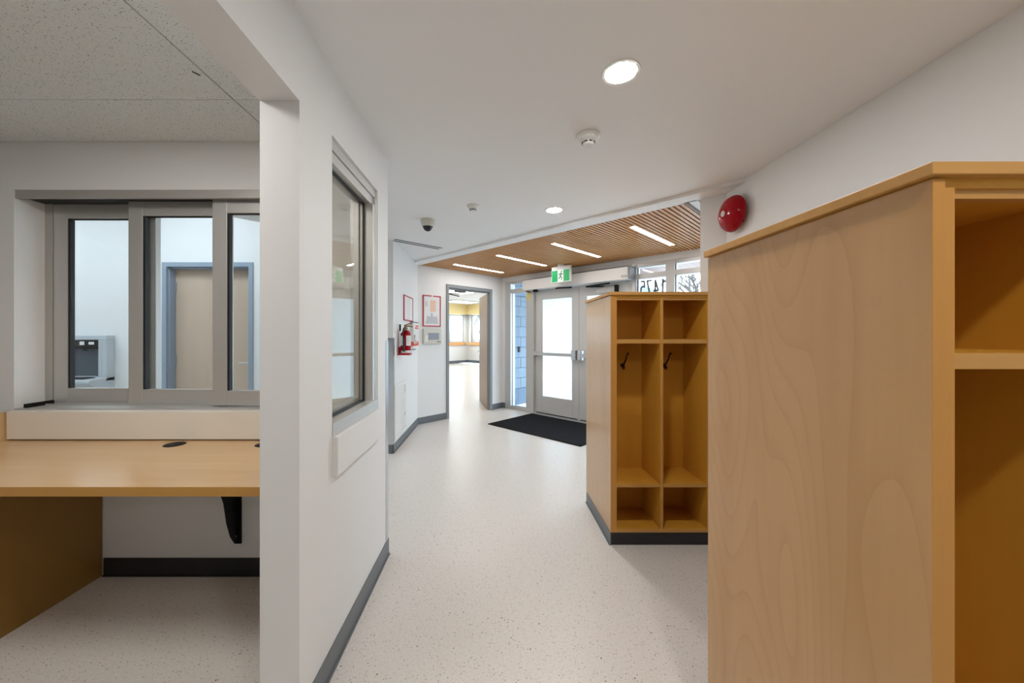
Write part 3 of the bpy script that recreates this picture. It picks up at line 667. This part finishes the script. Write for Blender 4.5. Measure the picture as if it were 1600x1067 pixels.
cl = MB().box(F0+0.30, F0+0.52, 0.112, 0.16, 2.085, 2.128).build('door_closer', FRAMEG, d1)
MB().tube([(F0+0.42,0.17,2.07),(F0+0.20,0.26,2.065),(F0+0.62,0.42,2.06)], 0.009).build('closer_arm', BLKMET, cl)

# ------------------------------------------------------------------ entrance storefront (door_3 and windows), frame B
d3 = thing('door_3', 'pair of grey entrance doors with frosted glass and crash bars', 'door', B0, BR, kind='structure')
YA, YB = 0.02, 0.12
# frame around doors
MB().box(0.572, 0.735, YA-0.02, YB, 0, 2.337).box(2.49, 2.54, YA-0.02, YB, 0, 2.337).box(0.735, 2.49, YA, YB, 2.125, 2.337).build('door_frame', ALU, d3)
MB().box(0.735, 2.49, -0.05, YB+0.05, 0.0, 0.014).build('threshold', ALU, d3)
for side in (0, 1):
    lf = empty('door_leaf', (0.738, 0.05, 0) if side == 0 else (1.615, 0.05, 0)); lf.parent = d3
    lf2 = lf; w = 0.872; sl, sr = (0.145, 0.124) if side == 0 else (0.124, 0.145)
    MB().box(0, sl, 0, 0.045, 0.02, 2.12).box(w-sr, w, 0, 0.045, 0.02, 2.12).box(sl, w-sr, 0, 0.045, 0.02, 0.307).box(sl, w-sr, 0, 0.045, 1.968, 2.12).build('leaf_frame', DOORPAINT, lf, 0.002)
    MB().box(sl-0.002, w-sr+0.002, 0.018, 0.026, 0.305, 1.97).build('pane', FROST, lf)
    MB().ring(sl, w-sr, 0.307, 1.968, 0.010, 0.006, 0.018).build('glazing_bead', DOORPAINT, lf)
    x0, x1 = (0.03, w-0.02) if side == 0 else (0.02, w-0.03)
    MB().box(x0, x1, -0.065, -0.020, 1.010, 1.062).build('crash_bar', ALU, lf, 0.006)
    hx = w-0.10 if side == 0 else 0.015
    MB().box(hx, hx+0.085, -0.078, 0, 0.965, 1.115).build('latch_case', STEEL, lf, 0.004)
    MB().box(hx+0.02, hx+0.065, -0.086, -0.076, 0.99, 1.03).box(hx+0.02, hx+0.065, -0.086, -0.076, 1.06, 1.10).build('latch_cover', STEEL, lf, 0.003)
    MB().box(0.0 if side == 0 else w-0.06, 0.06 if side == 0 else w, -0.05, 0, 1.0, 1.072).build('end_case', ALU, lf, 0.004)
    MB().box(0.03, w-0.03, -0.012, 0, 0.02, 0.032).build('sweep', BLACK, lf)
# closer on the far leaf, arm
cb = MB().box(0.34, 0.62, -0.06, 0, 1.985, 2.065).build('closer_body', ALUD, lf2, 0.004)
MB().tube([(0.45,-0.04,2.075),(0.20,-0.12,2.085),(0.60,-0.16,2.095)], 0.012).box(0.62,0.66,-0.06,0,1.95,2.08).build('closer_arm', BLKMET, cb)
op = thing('door_operator', 'long white automatic door operator housing above the entrance doors', 'door operator', B0, BR)
MB().box(0.62, 2.50, -0.15, 0.018, 2.125, 2.29).build('housing', WHITEP, op, 0.003)
MB().box(0.60, 2.535, -0.13, 0.0, 2.292, 2.305).build('top_cover', FRAMEG, op)  # dark strip standing in for the shadow line above the housing
MB().box(2.502, 2.535, -0.145, 0.0, 2.128, 2.29).build('end_cap', FRAMEG, op)
plq = [(2.425+0.014*math.cos(a), 2.165+0.014*math.sin(a)) for a in [math.pi/2+math.pi*k/8 for k in range(9)]] + [(2.475+0.014*math.cos(a), 2.165+0.014*math.sin(a)) for a in [-math.pi/2+math.pi*k/8 for k in range(9)]]
plb = MB().prism_y(plq, -0.153, -0.1505).build('name_plate', DKPRINT, op)
MB().prism_y([(2.45+(x-2.45)*0.85, 2.165+(z-2.165)*0.55) for x, z in plq], -0.1545, -0.153).build('plate_face', WHITEP, plb)
MB().tube([(1.25,-0.06,2.11),(1.35,-0.11,2.105),(1.55,-0.06,2.10)], 0.012).build('operator_arm', BLKMET, op); MB().box(0.80,0.86,-0.09,-0.03,2.09,2.125).build('arm_pivot', BLKMET, op)
st = tag(MB().box(0.60, 0.645, YA-0.0225, YA-0.0205, 1.975, 2.10).build('warning_sticker', YELLOW), 'yellow warning sticker on the door frame near the sidelight', 'sticker')
st.location = B0; st.rotation_euler = (0, 0, BR)
MB().tube([(0.60,-0.02,2.118),(0.66,-0.06,2.112),(0.70,-0.05,2.09)], 0.008).build('cable_loop', BLKMET, op)

def light_panel(n, label, x0, x1, sills):
    w = thing('window_%d' % n, label, 'window', B0, BR, kind='structure')
    return w
w3 = thing('window_3', 'tall narrow sidelight window left of the entrance doors', 'window', B0, BR, kind='structure')
MB().box(0.07, 0.20, YA-0.015, YB, 0, 2.337).box(0.20, 0.572, YA, YB, 2.29, 2.337).box(0.20, 0.572, YA, YB, 2.12, 2.19).box(0.20, 0.572, YA, YB, 0, 0.06).build('window_frame', ALU, w3)
MB().box(0.20, 0.572, 0.06, 0.072, 0.06, 2.12).build('pane', GLASS, w3)
MB().box(0.20, 0.572, 0.06, 0.072, 2.19, 2.29).build('transom_pane', GLASS, w3)
MB().box(0.198, 0.206, 0.04, 0.06, 0.06, 2.12).box(0.564, 0.572, 0.04, 0.06, 0.06, 2.12).box(0.206, 0.564, 0.04, 0.06, 0.06, 0.066).build('gasket', BLUEGREY, w3)
w4 = thing('window_4', 'entrance window right of the doors carrying reversed house number', 'window', B0, BR, kind='structure')
MB().box(2.54, 2.555, YA-0.01, YB, 0, 2.337).box(2.945, 3.055, YA-0.01, YB, 0, 2.337).box(2.555, 2.945, YA, YB, 2.285, 2.337).box(2.555, 2.945, YA, YB, 2.13, 2.20).box(2.555, 2.945, YA, YB, 0, 0.06).build('window_frame', ALU, w4)
MB().box(2.555, 2.945, 0.06, 0.072, 0.06, 2.13).build('pane', GLASS, w4)
MB().box(2.555, 2.945, 0.06, 0.072, 2.20, 2.285).build('transom_pane', GLASS, w4)
MB().box(2.555, 2.563, 0.04, 0.06, 0.06, 2.285).build('gasket', BLACK, w4)
w5 = thing('window_5', 'plain entrance window next to the angled wall end', 'window', B0, BR, kind='structure')
MB().box(3.78, 3.90, YA-0.01, YB, 0, 2.337).box(3.055, 3.78, YA, YB, 2.285, 2.337).box(3.055, 3.78, YA, YB, 2.13, 2.20).box(3.055, 3.78, YA, YB, 0, 0.06).build('window_frame', ALU, w5)
MB().box(3.055, 3.78, 0.06, 0.072, 0.06, 2.13).build('pane', GLASS, w5)
MB().box(3.055, 3.78, 0.06, 0.072, 2.20, 2.285).build('transom_pane', GLASS, w5)
MB().box(3.055, 3.063, 0.04, 0.06, 0.06, 2.285).build('gasket', BLACK, w5)
# house number on the outside of the pane, read from outside
STROKES = {'1': [[(0.2, 0.80), (0.55, 1.0)], [(0.55, 1.0), (0.55, 0.0)]], '4': [[(0.70, 1.0), (0.0, 0.28)], [(0.0, 0.28), (1.0, 0.28)], [(0.70, 1.0), (0.70, 0.0)]],
           '7': [[(0.0, 1.0), (1.0, 1.0)], [(1.0, 1.0), (0.35, 0.0)]],
           '5': [[(0.9, 1.0), (0.15, 1.0)], [(0.15, 1.0), (0.08, 0.58)], [(0.08, 0.58), (0.5, 0.66)], [(0.5, 0.66), (0.88, 0.52)], [(0.88, 0.52), (0.95, 0.30)], [(0.95, 0.30), (0.75, 0.08)], [(0.75, 0.08), (0.42, 0.0)], [(0.42, 0.0), (0.05, 0.08)]]}
for k, ch in enumerate('1475'):
    dm = MB(); xr = 2.925 - k*0.091           # right edge seen from inside = left edge read from outside
    for (p, q) in STROKES[ch]:
        p = (xr-0.010-p[0]*0.058, 1.905+p[1]*0.195); q = (xr-0.010-q[0]*0.058, 1.905+q[1]*0.195)
        dx, dz = q[0]-p[0], q[1]-p[1]; l = math.hypot(dx, dz); ex, ez = dx/l*0.006, dz/l*0.006; nx, nz = -dz/l*0.0125, dx/l*0.0125
        dm.prism_y([(p[0]-ex+nx, p[1]-ez+nz), (p[0]-ex-nx, p[1]-ez-nz), (q[0]+ex-nx, q[1]+ez-nz), (q[0]+ex+nx, q[1]+ez+nz)], 0.0735, 0.0755)
    dm.build('house_digit', DIGIT, w4, label='grey digit %s seen from behind' % ch)

# door mat
mt = tag(MB().box(0, 1.62, 0, 1.05, 0.0, 0.012).build('door_mat', MATM, None, 0.004), 'dark charcoal entrance mat in front of the doors', 'mat')
mt.location = (-0.087, 5.67, 0.0); mt.rotation_euler = (0, 0, BR)

# ------------------------------------------------------------------ outside: block wall, soffit, trees
ew = struct('wall_exterior', MB().box(1.97, 9.2, 0.03, 0.15, 0, 2.84), MORTAR, 'blue grey masonry wall outside the sidelight', 'wall', A0, AR)
MB().box(1.99, 5.2, -0.012, 0.03, 0, 0.31).build('base_course', BLOCKD, ew)
blk = MB().box(0, 0.392, 0.0, 0.03, 0, 0.192).build('block', BLOCKM, ew, 0.003); first = True
for c in range(12):
    for k in range(7):
        x = 1.99 + k*0.40 + (0.2 if c % 2 else 0.0); z = 0.318 + c*0.20
        o = blk if first else share(blk, ew); first = False
        o.location = (x, 0.0, z)
    if c % 2:
        h = MB().box(0, 0.192, 0.0, 0.03, 0, 0.192).build('block', BLOCKM, ew); h.location = (1.99, 0, 0.318+c*0.20)
bell = tag(MB().box(2.30, 2.35, -0.02, -0.0, 1.02, 1.13).build('door_buzzer', BLKMET), 'small dark buzzer plate on the exterior block wall', 'buzzer')
bell.location = A0; bell.rotation_euler = (0, 0, AR)
so = struct('ceiling_porch', MB().box(-0.05, 4.4, 0.14, 2.3, 2.56, 2.75), PAINT, 'wood plank porch soffit outside the entrance', 'ceiling', B0, BR)
pl = MB().box(0.002, 0.118, 0.145, 2.3, 2.54, 2.56).build('soffit_plank', SOFFW, so)
for k in range(1, 37):
    o = share(pl, so); o.location = (k*0.12, 0, 0)

def tree(name, label, loc, h, seed, depth=5):
    rnd = random.Random(seed); mbt = MB(); root = thing(name, label, 'tree', loc, group='bare trees outside')
    mbb = MB()
    def grow(p, d, l, r, lev):
        q = p + d*l; mid = (p+q)/2 + Vector((rnd.uniform(-1,1), rnd.uniform(-1,1), 0))*l*0.06
        (mbt if lev == 0 else mbb).tube([p, mid, q], [r, r*0.85, r*0.7], 6 if lev < 2 else 4)
        if lev >= depth: return
        for k in range(3 if lev < 3 else 2):
            nd = (d + Vector((rnd.uniform(-1,1), rnd.uniform(-1,1), rnd.uniform(-0.35,0.6)))*0.8).normalized()
            grow(q if k else p + d*l*0.8, nd, l*rnd.uniform(0.62,0.82), r*0.66, lev+1)
    grow(Vector((0,0,0)), Vector((0,0,1)), h*0.28, 0.13, 0)
    mbt.build('trunk', BARK, root); mbb.build('branches', BARK, root)
tree('bare_tree', 'bare tree beyond the window beside the house number', (8.0, 14.0, -0.12), 5.5, 3)
tree('bare_tree', 'bare tree outside the classroom window', (-1.35, 23.5, -0.12), 6.5, 5)
tree('bare_tree', 'bare tree outside the classroom corner', (-4.9, 24.5, -0.12), 6.0, 9)

# ------------------------------------------------------------------ classroom, frame A from its inner face
CH = 2.78; P1 = 8.86; Q1 = 9.02   # room is s in (-1.3 .. P1) from A0, q in (0.15 .. Q1)
mb = MB().box(-1.5, P1+0.2, 0.15, Q1+0.2, CH, CH+0.1)
struct('ceiling_classroom', mb, CLASSW, 'white ceiling of the classroom beyond the doorway', 'ceiling', A0, AR)
G0 = (A0[0]+P1*R2-Q1*R2, A0[1]+P1*R2+Q1*R2, 0)   # far corner of the room
mb = MB()   # window wall, frame like B (x to the right), from the far corner
mb.box(0, 8.9, 0, 0.2, 0, 1.0); mb.box(0, 8.9, 0, 0.2, 2.31, CH); mb.box(0, 0.25, 0, 0.2, 1.0, 2.31)
for x in (3.4, 6.2): mb.box(x, x+0.4, 0, 0.2, 1.0, 2.31)
mb.box(8.7, 8.9, 0, 0.2, 1.0, 2.31)
struct('wall_classroom_window', mb, CLASSW, 'white classroom wall below the row of windows', 'wall', G0, BR)
mb = MB()   # back wall, runs left from the far corner (frame A, x = +s)
mb.box(-10.2, 0, 0, 0.2, 0, 1.0); mb.box(-10.2, 0, 0, 0.2, 2.31, CH); mb.box(-0.22, 0, 0, 0.2, 1.0, 2.31); mb.box(-10.2, -2.4, 0, 0.2, 1.0, 2.31)
struct('wall_classroom_back', mb, CLASSW, 'white classroom end wall with a corner window', 'wall', G0, AR)
mb = MB().box(-1.5, -1.3, 0.15, Q1, 0, CH)
struct('wall_classroom_side', mb, CLASSW, 'white classroom side wall out of view', 'wall', A0, AR)
def class_window(n, label, x0, x1, origin, rz):
    w = thing('window_%d' % n, label, 'window', origin, rz, kind='structure')
    f = MB().ring(x0, x1, 1.0, 2.31, 0.05, 0.05, 0.13); xm = x0 + (x1-x0)*0.62
    xm = min(x1-0.3, x0+1.35)
    f.box(xm-0.04, xm+0.04, 0.05, 0.13, 1.05, 2.26); f.box(x0+0.05, xm-0.04, 0.05, 0.13, 1.48, 1.56)
    f.build('window_frame', ALUD, w)
    h = MB().ring(x0+0.06, xm-0.05, 1.06, 1.47, 0.06, 0.03, 0.07).build('hopper_sash', ALUD, w)
    for xx in (x0+0.18, xm-0.2): MB().box(xx, xx+0.08, 0.01, 0.03, 1.07, 1.10).build('latch', BLKMET, h)
    MB().box(x0+0.05, x1-0.05, 0.085, 0.092, 1.05, 2.26).build('pane', GLASS, w)
    MB().box(x0-0.06, x1+0.06, -0.08, 0.04, 0.86, 1.0).build('sill_board', ORSILL, w)
class_window(6, 'classroom window seen through the open doorway', 0.25, 3.4, G0, BR)
class_window(7, 'classroom window hidden beside the open door leaf', 3.8, 6.2, G0, BR)
class_window(8, 'classroom corner window at the edge of the doorway', -2.4, -0.22, G0, AR)
base_poly('baseboard_classroom', [(G0[0], G0[1], G0[0]+8.9*R2, G0[1]-8.9*R2), (G0[0]-10*R2, G0[1]-10*R2, G0[0], G0[1])], BASEM, 'grey baseboard along the classroom walls', 0.13, 0.01)
bh = struct('trim_2', MB().box(0, 8.9, -0.45, 0, 2.34, CH).box(0, 8.9, -0.45, 0, 2.32, 2.34), YELLOWP, 'yellow painted bulkhead above the classroom windows', 'bulkhead', G0, BR)
bh = struct('trim_3', MB().box(-10.1, -0.0, -0.45, 0, 2.32, CH), YELLOWP, 'yellow painted bulkhead above the classroom corner window', 'bulkhead', G0, AR)
n = 0
for ip, p in enumerate((1.6, 4.4, 7.0)):
    for iq, q in enumerate((1.9, 4.6, 7.2)):
        t = thing('troffer', 'classroom ceiling lamp panel, %s row from the windows, %s from the corner' % (('third','second','first')[ip], ('third','second','first')[iq]), 'ceiling lamp', (A0[0]+p*R2-q*R2, A0[1]+p*R2+q*R2, CH-0.03), AR, 'classroom ceiling lamp panels')
        MB().box(-0.62, 0.62, -0.32, 0.32, -0.012, 0.027).build('housing', WHITEP, t)
        MB().box(-0.60, 0.60, -0.30, 0.30, -0.016, -0.012).build('lens', CLSLENS, t)
